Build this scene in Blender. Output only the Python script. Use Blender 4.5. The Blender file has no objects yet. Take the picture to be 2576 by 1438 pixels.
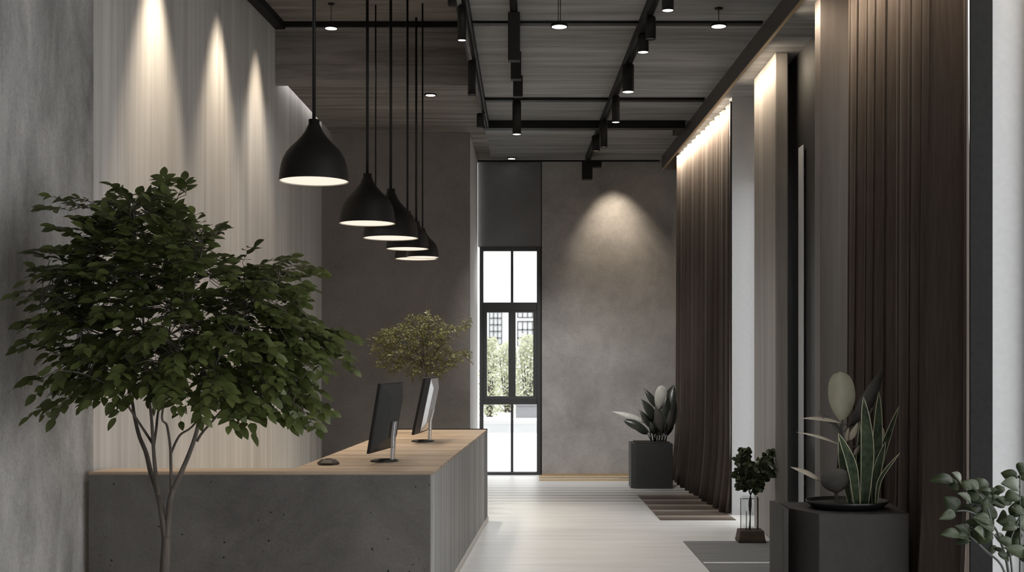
import bpy, math, random
from mathutils import Vector, Matrix
random.seed(7)
S = bpy.context.scene
COL = S.collection
F = 3000.0; VX = 1345.0; VY = 890.0; EYE = 1.7

# ------------------------------------------------------------------ helpers
def P(px, py, D):
    return Vector(((px - VX) / F * D, D, EYE - (py - VY) / F * D))
def PX(px, D): return (px - VX) / F * D
def PZ(py, D): return EYE - (py - VY) / F * D

class MB:
    def __init__(s): s.v = []; s.f = []; s.m = []; s.sm = []
    def add(s, vs, fs, mi=0, smooth=False):
        o = len(s.v); s.v += [Vector(v) for v in vs]
        for f in fs:
            s.f.append([i + o for i in f]); s.m.append(mi); s.sm.append(smooth)
    def box(s, x0, x1, y0, y1, z0, z1, mi=0):
        vs = [(x0,y0,z0),(x1,y0,z0),(x1,y1,z0),(x0,y1,z0),(x0,y0,z1),(x1,y0,z1),(x1,y1,z1),(x0,y1,z1)]
        s.add(vs, [(0,3,2,1),(4,5,6,7),(0,1,5,4),(1,2,6,5),(2,3,7,6),(3,0,4,7)], mi)
        return s
    def prism(s, pts, z0, z1, mi=0, smooth=False):
        n = len(pts)
        vs = [(p[0],p[1],z0) for p in pts] + [(p[0],p[1],z1) for p in pts]
        s.add(vs, [list(range(n))[::-1], list(range(n, 2*n))], mi)
        s.add(vs, [(i,(i+1)%n,(i+1)%n+n,i+n) for i in range(n)], mi, smooth)
        return s
    def hull8(s, a, b, mi=0):          # two quads (lists of four points), joined
        s.add(list(a)+list(b), [(3,2,1,0),(4,5,6,7),(0,1,5,4),(1,2,6,5),(2,3,7,6),(3,0,4,7)], mi)
        return s
    def bar(s, a, b, w, h, mi=0, up=Vector((0,0,1))):
        a = Vector(a); b = Vector(b); d = (b-a).normalized()
        x = d.cross(up).normalized(); u = x.cross(d).normalized()
        q = lambda c: [c-x*w/2-u*h/2, c+x*w/2-u*h/2, c+x*w/2+u*h/2, c-x*w/2+u*h/2]
        return s.hull8(q(a), q(b), mi)
    def tube(s, pts, rs, n=8, mi=0, cap=True):
        pts = [Vector(p) for p in pts]
        if not hasattr(rs, '__len__'): rs = [rs]*len(pts)
        base = len(s.v); ref = None
        for i, p in enumerate(pts):
            d = (pts[min(i+1,len(pts)-1)] - pts[max(i-1,0)])
            d = d.normalized() if d.length > 1e-9 else Vector((0,0,1))
            if ref is None: ref = d.orthogonal().normalized()
            else:
                ref = (ref - d*ref.dot(d)); ref = ref.normalized() if ref.length > 1e-6 else d.orthogonal().normalized()
            k = d.cross(ref)
            for j in range(n):
                a = 2*math.pi*j/n
                s.v.append(p + (ref*math.cos(a) + k*math.sin(a))*rs[i])
        for i in range(len(pts)-1):
            for j in range(n):
                s.f.append([base+i*n+j, base+i*n+(j+1)%n, base+(i+1)*n+(j+1)%n, base+(i+1)*n+j]); s.m.append(mi); s.sm.append(True)
        if cap:
            s.f.append([base+j for j in range(n)][::-1]); s.m.append(mi); s.sm.append(False)
            e = base+(len(pts)-1)*n
            s.f.append([e+j for j in range(n)]); s.m.append(mi); s.sm.append(False)
        return s
    def lathe(s, prof, c=(0,0,0), n=40, mi=0, cap0=False, cap1=False, sx=1, sy=1):
        base = len(s.v); c = Vector(c)
        for r, z in prof:
            for j in range(n):
                a = 2*math.pi*j/n
                s.v.append(c + Vector((r*math.cos(a)*sx, r*math.sin(a)*sy, z)))
        for i in range(len(prof)-1):
            for j in range(n):
                s.f.append([base+i*n+j, base+i*n+(j+1)%n, base+(i+1)*n+(j+1)%n, base+(i+1)*n+j]); s.m.append(mi); s.sm.append(True)
        if cap0: s.f.append([base+j for j in range(n)][::-1]); s.m.append(mi); s.sm.append(False)
        if cap1:
            e = base+(len(prof)-1)*n; s.f.append([e+j for j in range(n)]); s.m.append(mi); s.sm.append(False)
        return s
    def build(s, name, mats, parent=None, bevel=0, solid=0):
        if not isinstance(mats, (list, tuple)): mats = [mats]
        off = Vector((0,0,0)); p = parent
        while p is not None:
            off += p.location; p = p.parent
        me = bpy.data.meshes.new(name)
        me.from_pydata([v-off for v in s.v], [], s.f)
        for m in mats: me.materials.append(m)
        for i, pl in enumerate(me.polygons):
            pl.material_index = s.m[i]; pl.use_smooth = s.sm[i]
        me.update()
        o = bpy.data.objects.new(name, me); COL.objects.link(o)
        if parent is not None: o.parent = parent
        if solid:
            md = o.modifiers.new('thick', 'SOLIDIFY'); md.thickness = solid; md.offset = 0
        if bevel:
            md = o.modifiers.new('bevel', 'BEVEL'); md.width = bevel; md.segments = 2; md.limit_method = 'ANGLE'
        return o

def tag(o, label, cat, group=None):
    o['label'] = label; o['category'] = cat
    if group: o['group'] = group
    return o
def thing(name, label, cat, loc, group=None):
    o = bpy.data.objects.new(name, None); COL.objects.link(o)
    o.location = loc; o.empty_display_size = .1
    return tag(o, label, cat, group)
def struct(mb, name, mats, **k):
    o = mb.build(name, mats, **k); o['kind'] = 'structure'; return o
def dup(root, loc, label, rotz=None, scale=None, group=None):
    r = root.copy(); COL.objects.link(r); r.location = loc; r['label'] = label
    if group: r['group'] = group
    if rotz is not None: r.rotation_euler = (0,0,rotz)
    if scale is not None: r.scale = (scale,)*3
    for ch in list(root.children):
        c = ch.copy(); COL.objects.link(c); c.parent = r
        for g in ch.children:
            d = g.copy(); COL.objects.link(d); d.parent = c
    return r

# ------------------------------------------------------------------ materials
def base(name, col=(.5,.5,.5), rough=.6, metal=0, spec=.5):
    m = bpy.data.materials.new(name); m.use_nodes = True
    nt = m.node_tree; b = nt.nodes['Principled BSDF']
    b.inputs['Base Color'].default_value = (*col, 1); b.inputs['Roughness'].default_value = rough
    b.inputs['Metallic'].default_value = metal; b.inputs['Specular IOR Level'].default_value = spec
    return m, nt, b
def noise(nt, scale=(1,1,1), detail=6, rough=.6, dist=0, nscale=1.0, coord='Object'):
    tc = nt.nodes.new('ShaderNodeTexCoord'); mp = nt.nodes.new('ShaderNodeMapping')
    mp.inputs['Scale'].default_value = scale
    nz = nt.nodes.new('ShaderNodeTexNoise'); nz.inputs['Scale'].default_value = nscale
    nz.inputs['Detail'].default_value = detail; nz.inputs['Roughness'].default_value = rough; nz.inputs['Distortion'].default_value = dist
    nt.links.new(tc.outputs[coord], mp.inputs[0]); nt.links.new(mp.outputs[0], nz.inputs['Vector'])
    return nz.outputs['Fac']
def ramp(nt, fac, stops):
    r = nt.nodes.new('ShaderNodeValToRGB'); e = r.color_ramp.elements
    while len(e) < len(stops): e.new(.5)
    for i, (p, c) in enumerate(stops):
        e[i].position = p; e[i].color = (*c, 1) if hasattr(c, '__len__') else (c, c, c, 1)
    nt.links.new(fac, r.inputs[0]); return r.outputs[0]
def mul(nt, a, b, fac=1.0, mode='MULTIPLY'):
    x = nt.nodes.new('ShaderNodeMix'); x.data_type = 'RGBA'; x.blend_type = mode
    x.inputs[0].default_value = fac
    nt.links.new(a, x.inputs[6]); nt.links.new(b, x.inputs[7]); return x.outputs[2]
def bump(nt, b, fac, strength=.3, dist=.01):
    n = nt.nodes.new('ShaderNodeBump'); n.inputs['Strength'].default_value = strength; n.inputs['Distance'].default_value = dist
    nt.links.new(fac, n.inputs['Height']); nt.links.new(n.outputs[0], b.inputs['Normal'])
def boards(nt, axis, size, width=.02, dark=.35):
    """thin dark seams every `size` metres along one axis"""
    tc = nt.nodes.new('ShaderNodeTexCoord'); sp = nt.nodes.new('ShaderNodeSeparateXYZ')
    nt.links.new(tc.outputs['Object'], sp.inputs[0])
    d = nt.nodes.new('ShaderNodeMath'); d.operation = 'DIVIDE'; d.inputs[1].default_value = size
    nt.links.new(sp.outputs[axis], d.inputs[0])
    fr = nt.nodes.new('ShaderNodeMath'); fr.operation = 'FRACT'; nt.links.new(d.outputs[0], fr.inputs[0])
    fl = nt.nodes.new('ShaderNodeMath'); fl.operation = 'FLOOR'; nt.links.new(d.outputs[0], fl.inputs[0])
    wn = nt.nodes.new('ShaderNodeTexWhiteNoise'); wn.noise_dimensions = '1D'; nt.links.new(fl.outputs[0], wn.inputs['W'])
    seam = ramp(nt, fr.outputs[0], [(0, dark), (width, dark), (width*1.6, 1.0)])
    tone = ramp(nt, wn.outputs['Value'], [(0, .8), (1, 1.0)])
    return seam, tone

def plain(name, col, rough=.6, metal=0, spec=.5, var=.12, nscale=30):
    m, nt, b = base(name, col, rough, metal, spec)
    n = noise(nt, nscale=nscale, detail=4)
    c = ramp(nt, n, [(.3, tuple(x*(1-var) for x in col)), (.7, tuple(min(1, x*(1+var)) for x in col))])
    nt.links.new(c, b.inputs['Base Color']); return m
def grain(name, c1, c2, stretch, rough=.55, board=None, spec=.4, blot=.35, bmp=.25, fine=1.0, mid=(.32,.68)):
    m, nt, b = base(name, c1, rough, 0, spec)
    n1 = noise(nt, stretch, 8, .65, .4)
    n2 = noise(nt, tuple(s*.22 for s in stretch), 4, .5, .8)
    c = ramp(nt, n1, [(mid[0], c1), (mid[1], c2)])
    c = mul(nt, c, ramp(nt, n2, [(.3, 1-blot), (.7, 1.0)]))
    if board:
        seam, tone = boards(nt, *board)
        c = mul(nt, mul(nt, c, seam), tone)
    nt.links.new(c, b.inputs['Base Color'])
    if bmp: bump(nt, b, n1, bmp, .004)
    return m
def concrete(name, c1, c2, rough=.75, scale=1.2, pits=False, streak=1.0, fine=60, bmp=.3):
    m, nt, b = base(name, c1, rough, 0, .35)
    n1 = noise(nt, (scale, scale, scale*streak), 9, .68, .3)
    n2 = noise(nt, (fine, fine, fine), 3, .6)
    c = ramp(nt, n1, [(.3, c1), (.7, c2)])
    c = mul(nt, c, ramp(nt, n2, [(.25, .8), (.65, 1.0)]))
    if pits:
        tc = nt.nodes.new('ShaderNodeTexCoord'); v = nt.nodes.new('ShaderNodeTexVoronoi'); v.inputs['Scale'].default_value = 17
        nt.links.new(tc.outputs['Object'], v.inputs['Vector'])
        n3 = noise(nt, (3.2,3.2,3.2), 3, .6)
        ad = nt.nodes.new('ShaderNodeMath'); ad.operation = 'MULTIPLY_ADD'; ad.inputs[1].default_value = -.55
        a2 = nt.nodes.new('ShaderNodeMath'); a2.operation = 'ADD'; a2.inputs[1].default_value = .24
        nt.links.new(n3, ad.inputs[0]); nt.links.new(v.outputs['Distance'], ad.inputs[2]); nt.links.new(ad.outputs[0], a2.inputs[0])
        c = mul(nt, c, ramp(nt, a2.outputs[0], [(0, .12), (.02, .2), (.05, 1.0)]))
    nt.links.new(c, b.inputs['Base Color'])
    bump(nt, b, n2, bmp, .003)
    return m
def emit(name, col, strength):
    m = bpy.data.materials.new(name); m.use_nodes = True; nt = m.node_tree
    nt.nodes.clear(); o = nt.nodes.new('ShaderNodeOutputMaterial'); e = nt.nodes.new('ShaderNodeEmission')
    e.inputs[0].default_value = (*col, 1); e.inputs[1].default_value = strength
    nt.links.new(e.outputs[0], o.inputs[0]); return m
def glassmat(name, tint=(1,1,1), gloss=.06, rough=.02):
    m = bpy.data.materials.new(name); m.use_nodes = True; nt = m.node_tree
    nt.nodes.clear(); o = nt.nodes.new('ShaderNodeOutputMaterial')
    t = nt.nodes.new('ShaderNodeBsdfTransparent'); t.inputs[0].default_value = (*tint, 1)
    g = nt.nodes.new('ShaderNodeBsdfGlossy'); g.inputs['Roughness'].default_value = rough
    x = nt.nodes.new('ShaderNodeMixShader'); x.inputs[0].default_value = gloss
    nt.links.new(t.outputs[0], x.inputs[1]); nt.links.new(g.outputs[0], x.inputs[2]); nt.links.new(x.outputs[0], o.inputs[0])
    return m
def leafmat(name, c1, c2, rough=.4, trans=.25, spec=.4, nscale=8):
    m, nt, b = base(name, c1, rough, 0, spec)
    c = ramp(nt, noise(nt, nscale=nscale, detail=3), [(.3, c1), (.7, c2)])
    nt.links.new(c, b.inputs['Base Color'])
    o = nt.nodes['Material Output']; t = nt.nodes.new('ShaderNodeBsdfTranslucent'); nt.links.new(c, t.inputs[0])
    x = nt.nodes.new('ShaderNodeMixShader'); x.inputs[0].default_value = trans
    nt.links.new(b.outputs[0], x.inputs[1]); nt.links.new(t.outputs[0], x.inputs[2]); nt.links.new(x.outputs[0], o.inputs[0])
    return m

M = {}
M['wall_timber'] = grain('grey vertical board plaster', (.46,.44,.425), (.65,.632,.615), (13, 13, .3), .7, blot=.25, bmp=.2)
M['wall_conc'] = concrete('streaked rough concrete', (.15,.146,.145), (.55,.54,.535), .8, 2.0, streak=.35, fine=45, bmp=.4)
M['ceil_grey'] = grain('grey board marked ceiling', (.18,.178,.177), (.44,.435,.432), (.55, 7, 7), .7, board=(1, .74, .007, .6), blot=.35)
M['ceil_brown'] = grain('weathered brown boards', (.13,.115,.105), (.40,.365,.34), (.7, 9, 9), .75, board=(1, .86, .006, .5), blot=.4)  # same boards as the grey ceiling, warmth of the light put into the colour
M['fascia'] = grain('weathered brown fascia boards', (.13,.115,.105), (.40,.365,.34), (.7, 9, 9), .75, board=(2, .33, .012, .5), blot=.35)  # fascia carries the same warm light tint in its colour
M['panel_grey'] = concrete('taupe textile plaster', (.165,.150,.142), (.235,.214,.203), .85, 2.0, fine=70, bmp=.25)
M['back_wall'] = concrete('grey rendered wall', (.26,.25,.247), (.46,.445,.437), .8, 1.3, fine=80, bmp=.5)
M['header'] = concrete('dark grey over door panel', (.15,.152,.156), (.20,.20,.205), .7, 1.5, fine=70, bmp=.1)
M['white_wall'] = plain('white plaster', (.72,.72,.72), .8, var=.03)
M['light_reveal'] = plain('pale grey reveal', (.40,.40,.41), .7, var=.04)
M['black'] = plain('black steel', (.006,.006,.006), .5, 0, .25)
M['black_matte'] = plain('matte black lacquer', (.010,.009,.0085), .6, 0, .25)
M['frame'] = plain('charcoal window frame', (.035,.036,.038), .45, 0, .5)
M['pelmet'] = plain('dark taupe pelmet', (.085,.078,.073), .6)
M['pillar_wood'] = grain('greyed oak veneer', (.25,.225,.205), (.38,.35,.325), (9, 9, .35), .5, blot=.18, bmp=.1)
M['pillar_dark'] = grain('dark walnut veneer', (.10,.086,.078), (.15,.13,.12), (9, 9, .3), .55, blot=.15, bmp=.1)
M['door_dark'] = plain('near black door', (.022,.021,.02), .5)
M['mullion'] = plain('graphite mullion', (.016,.016,.016), .9, 0, .1)
M['steel'] = plain('brushed steel', (.62,.62,.63), .32, 1.0, var=.05)
M['pull'] = plain('satin pale metal', (.62,.64,.67), .45, .3, var=.04)
M['desk_conc'] = concrete('dark pitted concrete', (.075,.069,.066), (.145,.135,.129), .7, 1.6, pits=True, fine=55, bmp=.3)
M['desk_side'] = grain('grey washed slats', (.24,.235,.23), (.42,.41,.40), (9, 9, .3), .6, board=(1, .17, .03, .45), blot=.25)
M['desk_top'] = grain('oak counter boards', (.34,.255,.185), (.50,.39,.29), (1.0, 10, 10), .5, board=(1, .42, .035, .25), blot=.15, bmp=.12)
M['plinth'] = plain('pale plinth', (.55,.52,.48), .6)
M['screen_black'] = plain('black plastic', (.010,.010,.010), .45, 0, .35)
M['screen_grey'] = plain('dark grey plastic', (.02,.021,.022), .4, 0, .4)
M['screen_face'] = plain('switched off glass', (.005,.005,.006), .08, 0, .6)
M['alu'] = plain('satin aluminium', (.75,.76,.78), .3, .9, var=.04)
M['device'] = plain('dark brown device shell', (.035,.026,.022), .45)
M['shade_in'] = plain('cream enamel', (.8,.74,.64), .5, var=.02)
M['diff_warm'] = emit('warm lamp diffuser', (1.0,.89,.74), 1.05)
M['diff_spot'] = emit('spot lens', (1.0,.93,.82), 6.0)
M['led'] = emit('warm led strip', (1.0,.80,.55), 2.5)
M['bark'] = grain('grey brown bark', (.06,.049,.042), (.125,.105,.09), (30, 30, 4), .8, blot=.2)
M['leaf'] = leafmat('dark green leaves', (.048,.064,.017), (.115,.135,.043), .42, .3)
M['leaf_small'] = leafmat('olive small leaves', (.085,.088,.028), (.21,.20,.08), .4, .3, nscale=14)
M['leaf_vase'] = leafmat('deep green crinkled leaves', (.022,.034,.012), (.055,.07,.026), .5, .15)
M['leaf_gloss'] = leafmat('glossy green leaves', (.014,.022,.008), (.042,.054,.024), 0.42, .1, .22)
M['leaf_back'] = leafmat('blackish green leaves', (.018,.022,.018), (.05,.056,.048), .3, .05, .6)
M['leaf_pale'] = leafmat('pale variegated leaf', (.50,.50,.46), (.66,.66,.62), .4, .1)
M['leaf_rubber'] = leafmat('dusky olive leaf', (.27,.255,.185), (.37,.345,.265), .4, .15)
M['leaf_slate'] = leafmat('slate dark leaf', (.07,.065,.06), (.11,.102,.094), .55, .1, .2)
M['leaf_cream'] = leafmat('cream pink leaf', (.34,.30,.23), (.48,.42,.34), .45, .15)
M['snake'] = leafmat('mottled snake leaf', (.014,.024,.012), (.07,.095,.05), .5, .05, .2, nscale=22)
M['snake_edge'] = plain('pale yellow leaf margin', (.50,.48,.33), .5)
M['soil'] = plain('dark soil', (.03,.024,.02), .95, var=.4, nscale=60)
M['planter'] = plain('charcoal planter', (.038,.034,.033), .6, 0, .3)
M['planter_back'] = plain('anthracite planter', (.032,.033,.034), .5)
M['tray'] = plain('black glazed tray', (.014,.014,.014), .3)
M['rust'] = concrete('brown stone base', (.05,.035,.025), (.11,.08,.058), .7, 6)
M['brass'] = plain('brushed brass', (.62,.47,.28), .35, .7, var=.08)
M['glass'] = glassmat('clear window glass', (.97,.98,.98), .05)
M['glass_frost'] = glassmat('grey tinted slot glass', (.20,.21,.225), .05, .2)
M['vase_glass'] = glassmat('vase glass', (.90,.92,.91), .10)
M['rug'] = grain('mid grey woven rug', (.155,.157,.16), (.215,.217,.22), (1.2, 20, 20), .9, blot=.12, bmp=.1)
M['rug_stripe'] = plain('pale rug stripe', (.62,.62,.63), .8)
# curtain cloth
m, nt, b = base('dark brown velvet curtain', (.075,.055,.044), .85, 0, .2)
b.inputs['Sheen Weight'].default_value = .08; b.inputs['Sheen Roughness'].default_value = .5
c = ramp(nt, noise(nt, (60,60,4), 4, .6), [(.3, (.042,.031,.026)), (.7, (.064,.049,.040))]); nt.links.new(c, b.inputs['Base Color'])
M['curtain'] = m
M['liner'] = plain('beige curtain lining', (.36,.32,.29), .85)
# floor: pale boards running across the room
m, nt, b = base('pale washed floor boards', (.7,.7,.7), .38, 0, .5)
n1 = noise(nt, (.7, 9, 9), 7, .62, .3)
c = ramp(nt, n1, [(.3, (.60,.597,.59)), (.7, (.75,.748,.745))])
seam, tone = boards(nt, 1, .27, .2, .42)
tc = nt.nodes.new('ShaderNodeTexCoord'); sp = nt.nodes.new('ShaderNodeSeparateXYZ'); nt.links.new(tc.outputs['Object'], sp.inputs[0])
mr = nt.nodes.new('ShaderNodeMapRange'); mr.inputs[1].default_value = 13.45; mr.inputs[2].default_value = 13.7; nt.links.new(sp.outputs[1], mr.inputs[0])
mr2 = nt.nodes.new('ShaderNodeMapRange'); mr2.inputs[1].default_value = 15.5; mr2.inputs[2].default_value = 15.2; nt.links.new(sp.outputs[1], mr2.inputs[0])
mm = nt.nodes.new('ShaderNodeMath'); mm.operation = 'MULTIPLY'; nt.links.new(mr.outputs[0], mm.inputs[0]); nt.links.new(mr2.outputs[0], mm.inputs[1])
x = nt.nodes.new('ShaderNodeMix'); x.data_type = 'RGBA'; x.blend_type = 'MULTIPLY'
nt.links.new(mm.outputs[0], x.inputs[0]); nt.links.new(c, x.inputs[6]); nt.links.new(seam, x.inputs[7])
nt.links.new(x.outputs[2], b.inputs['Base Color']); M['floor'] = m
# brown floor area with paler stripes across it
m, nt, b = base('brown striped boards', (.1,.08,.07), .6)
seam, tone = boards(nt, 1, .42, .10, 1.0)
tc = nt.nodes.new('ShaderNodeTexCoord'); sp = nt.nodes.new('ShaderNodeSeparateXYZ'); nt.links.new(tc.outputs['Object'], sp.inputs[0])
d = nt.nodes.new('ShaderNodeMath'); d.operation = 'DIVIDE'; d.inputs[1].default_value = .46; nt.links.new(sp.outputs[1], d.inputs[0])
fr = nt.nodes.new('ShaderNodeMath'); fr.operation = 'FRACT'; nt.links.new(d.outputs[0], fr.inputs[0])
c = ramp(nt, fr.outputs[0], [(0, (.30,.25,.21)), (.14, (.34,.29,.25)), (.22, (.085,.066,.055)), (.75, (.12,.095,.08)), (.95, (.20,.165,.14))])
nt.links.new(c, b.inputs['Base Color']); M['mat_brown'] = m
# outdoors
M['paving'] = plain('pale paving', (.62,.62,.62), .9, var=.05, nscale=3)
M['road'] = plain('grey road', (.22,.225,.23), .9, var=.08, nscale=3)
M['kerb'] = plain('light kerb stone', (.45,.45,.45), .9, var=.06)
M['facade'] = grain('white facade boards', (.70,.70,.70), (.80,.80,.80), (.5,.5,3), .9, board=(2, .34, .03, .8), blot=.05, bmp=0)
M['fac_frame'] = plain('grey steel glazing bars', (.10,.10,.105), .6)
M['fac_pane'] = plain('milky panes', (.62,.64,.66), .3)
M['hedge'] = leafmat('pale olive hedge leaves', (.19,.205,.12), (.50,.52,.39), .6, .25, nscale=3)
M['low_wall'] = plain('grey low wall', (.16,.16,.17), .9)

ZC = 4.414; ZH = 5.05; XT = -.60; YF = 12.06; YB = 16.72; YP = 14.68
# ------------------------------------------------------------------ the room
struct(MB().box(-4.6, 2.75, -3, YB+.02, -.12, 0), 'floor', M['floor'])
mb = MB(); mb.box(XT, 2.75, -3, YB+.25, ZC, ZC+.12); struct(mb, 'ceiling', M['ceil_grey'])
mb = MB(); mb.box(-2.50, XT, YF+.02, YB+.25, ZC, ZC+.10).box(-2.9, -2.48, YF+.02, YP, ZC+.5, ZC+.6).box(-2.5, -2.48, YF+.02, YP, ZC+.10, ZC+.5); struct(mb, 'ceiling', M['ceil_brown'])
mb = MB(); mb.box(-4.6, XT-.02, -3, YF+.2, ZH, ZH+.12); struct(mb, 'ceiling', M['ceil_brown'])
mb = MB(); mb.box(-2.62, XT, YF, YF+.02, ZC, ZH); struct(mb, 'trim_1', M['fascia'])
mb = MB(); mb.box(XT-.02, XT, -3, YF, ZC+.0, ZH); struct(mb, 'trim_2', M['black'])
# left wall, gently bending; the near stretch is raw concrete, the far one boarded
WL = [(-2.62, YP), (-2.622, YF), (-2.66, 11.2), (-2.745, 10.0), (-2.82, 9.2), (-2.937, 7.94)]
WN = [(-2.937, 7.94), (-3.10, 5.9), (-3.75, -3.0)]
def wallstrip(pts, t):
    mb = MB()
    out = [(p[0]-t, p[1]) for p in pts]
    mb.prism(list(pts) + out[::-1], 0, ZH+.1); return mb
struct(wallstrip(WL, .2), 'wall_left', M['wall_timber'])
struct(wallstrip(WN, .2), 'wall_left', M['wall_conc'])
# dark shadow-gap profile along the head of the left wall and across the fascia
mb = MB()
for (a, b2) in zip(WL[1:] + WN[1:], (WL[1:] + WN[1:])[1:]):
    mb.bar((a[0]+.05, a[1], ZH-.035), (b2[0]+.05, b2[1], ZH-.035), .10, .07)
struct(mb, 'trim_3', M['black'])
struct(MB().box(-2.6, XT-.02, YF-.05, YF, ZH-.05, ZH-.0), 'trim_4', M['black'])
# grey block behind the counter; its right return catches the window light
mb = MB(); mb.box(-2.82, -.80, YP, YP+.12, 0, ZC+.5); struct(mb, 'wall_back', M['panel_grey'])
mb = MB(); mb.box(-.83, -.80, YP+.12, YB, 0, ZC); struct(mb, 'wall_back', M['white_wall'])
# back wall
DX0, DX1, DZ = PX(1206, YB), PX(1361, YB), PZ(620, YB)
struct(MB().box(DX1+.012, 2.75, YB, YB+.25, 0, ZC), 'wall_back', M['back_wall'])
struct(MB().box(-.80, DX1, YB+.04, YB+.25, DZ+.005, ZC), 'wall_back', M['header'])
struct(MB().box(DX1, DX1+.012, YB+.05, YB+.25, 0, ZC), 'trim_5', M['black'])
struct(MB().box(-.80, 1.75, YB-.02, YB+.04, ZC-.02, ZC), 'trim_6', M['black'])
# tall glazed door-window at the end of the hall
win = struct(MB().box(DX0, DX0+.055, YB+.02, YB+.12, 0, DZ).box(DX1-.06, DX1, YB+.02, YB+.12, 0, DZ)
             .box(DX0+.055, DX1-.06, YB+.02, YB+.12, DZ-.06, DZ)
             .box(DX0+.055, DX1-.06, YB+.02, YB+.12, PZ(780, YB), PZ(760, YB))
             .box(DX0+.055, DX1-.06, YB+.02, YB+.12, PZ(1017, YB), PZ(1000, YB))
             .box(DX0+.055, DX1-.06, YB+.02, YB+.12, 0, PZ(1187, YB)), 'window_1', M['frame'], bevel=.006)
mx = PX(1288, YB)
MB().box(mx-.018, mx+.018, YB+.03, YB+.11, PZ(760, YB), DZ-.06).build('mullion', M['frame'], win)
MB().box(mx-.018, mx+.018, YB+.03, YB+.11, PZ(1187, YB), PZ(1017, YB)).build('mullion', M['frame'], win)
def sash(x0, x1):
    z0, z1 = PZ(1000, YB), PZ(780, YB); w = .05
    mb = MB().box(x0, x0+w, YB+.025, YB+.115, z0, z1).box(x1-w, x1, YB+.025, YB+.115, z0, z1)
    mb.box(x0+w, x1-w, YB+.025, YB+.115, z1-.03, z1).box(x0+w, x1-w, YB+.025, YB+.115, z0, z0+.02)
    return mb.build('sash', M['frame'], win)
sash(DX0+.055, mx); sash(mx, DX1-.06)
MB().box(DX0+.05, DX1-.05, YB+.068, YB+.074, .04, DZ-.05).build('glass', M['glass'], win)
# brass floor strips in front of the back wall
for i, y in enumerate((16.62, 16.33, 16.03)):
    struct(MB().box(.06, 1.40, y-.035, y+.035, 0, .014), 'trim_%d' % (7+i), M['brass'])
struct(MB().box(DX1+.012, 1.9, YB-.02, YB, 0, .022), 'baseboard_back', M['brass'])

# ---- right side
XW = 2.50
# solid stretches and lintels
mb = MB(); mb.box(XW, XW+.2, 12.58, YB, 0, ZC); struct(mb, 'wall_right', M['white_wall'])
mb = MB(); mb.box(XW, XW+.2, 10.95, 12.58, 3.55, ZC).box(XW, XW+.2, 10.95, 12.58, 0, .04); struct(mb, 'wall_right', M['white_wall'])
mb = MB(); mb.box(XW, XW+.2, 8.80, 9.0, 0, ZC); struct(mb, 'wall_right', M['pillar_dark'])
mb = MB(); mb.box(XW, XW+.2, 6.30, 8.80, 4.0, ZC); struct(mb, 'wall_right', M['pillar_dark'])
mb = MB(); mb.box(2.54, XW+.2, -2.6, 6.20, 4.1, ZC).box(2.54, XW+.2, -3, -2.6, 0, ZC); struct(mb, 'wall_right', M['white_wall'])
struct(MB().box(-4.6, 2.75, -3.2, -3.0, 0, ZH+.1), 'wall_front', M['back_wall'])
# pale reveals
struct(MB().box(2.085, XW, 12.60, 12.75, 0, ZC), 'wall_right', M['light_reveal'])
struct(MB().box(2.375, XW+.2, 6.21, 6.30, 0, ZC), 'wall_right', M['light_reveal'])
# pillars
struct(MB().box(2.166, 2.283, 10.74, 11.77, 0, ZC), 'wall_right', M['pillar_wood'], bevel=.01)
struct(MB().box(2.166, 2.41, 9.05, 9.22, 0, ZC), 'wall_right', M['pillar_dark'], bevel=.004)
struct(MB().box(2.240, 2.354, 6.13, 6.146, 0, ZC), 'trim_10', M['mullion'])
# dark flush door with a narrow glazed slot
d0, d1 = 9.22, 11.77
sy0, sy1 = 2.38*F/(2028-VX), 2.38*F/(2016-VX)
sz0, sz1 = PZ(1275, 10.55), PZ(368, 10.55)
door = struct(MB().box(2.38, 2.46, d0, d1, 0, ZC), 'door_1', M['door_dark'])
MB().box(2.352, 2.362, sy0, sy1, sz0, sz1).box(2.362, 2.38, sy0+.06, sy0+.10, sz0+.2, sz0+.24).box(2.362, 2.38, sy0+.06, sy0+.10, sz1-.24, sz1-.2).build('pull_bar', M['pull'], door, bevel=.003)
# side windows (frame + pane)
def side_window(name, y0, y1, z0, z1, x, posts=()):
    w = .05
    mb = MB().box(x, x+.06, y0, y0+w, z0, z1).box(x, x+.06, y1-w, y1, z0, z1)
    mb.box(x, x+.06, y0+w, y1-w, z1-w, z1).box(x, x+.06, y0+w, y1-w, z0, z0+w)
    for p in posts: mb.box(x, x+.06, p-.02, p+.02, z0+w, z1-w)
    o = struct(mb, name, M['frame'])
    MB().box(x+.027, x+.033, y0+w, y1-w, z0+w, z1-w).build('glass', M['glass'], o)
side_window('window_2', 10.97, 12.56, .04, 3.55, 2.40, (11.75,))
side_window('window_3', 6.32, 8.78, .0, 4.0, 2.56, (7.5,))
side_window('window_4', -2.58, 6.19, .0, 4.1, 2.555, (-1.2, .2, 1.6, 3.0, 4.6))
# pelmet with its end return, hiding a light strip
pel = lambda y: 1.749 + (16.4-y)*.0204
mb = MB(); mb.hull8([(pel(4), 4, 4.24), (pel(4)+.03, 4, 4.24), (pel(4)+.03, 4, ZC), (pel(4), 4, ZC)],
                    [(pel(16.4), 16.4, 4.24), (pel(16.4)+.03, 16.4, 4.24), (pel(16.4)+.03, 16.4, ZC), (pel(16.4), 16.4, ZC)])
mb.box(1.78, 2.5, 16.37, 16.40, 4.24, ZC)
struct(mb, 'trim_11', M['pelmet'])
struct(MB().bar((pel(4)+.012, 4, 4.236), (pel(16.4)+.012, 16.4, 4.236), .026, .008), 'trim_12', M['brass'])

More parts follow.
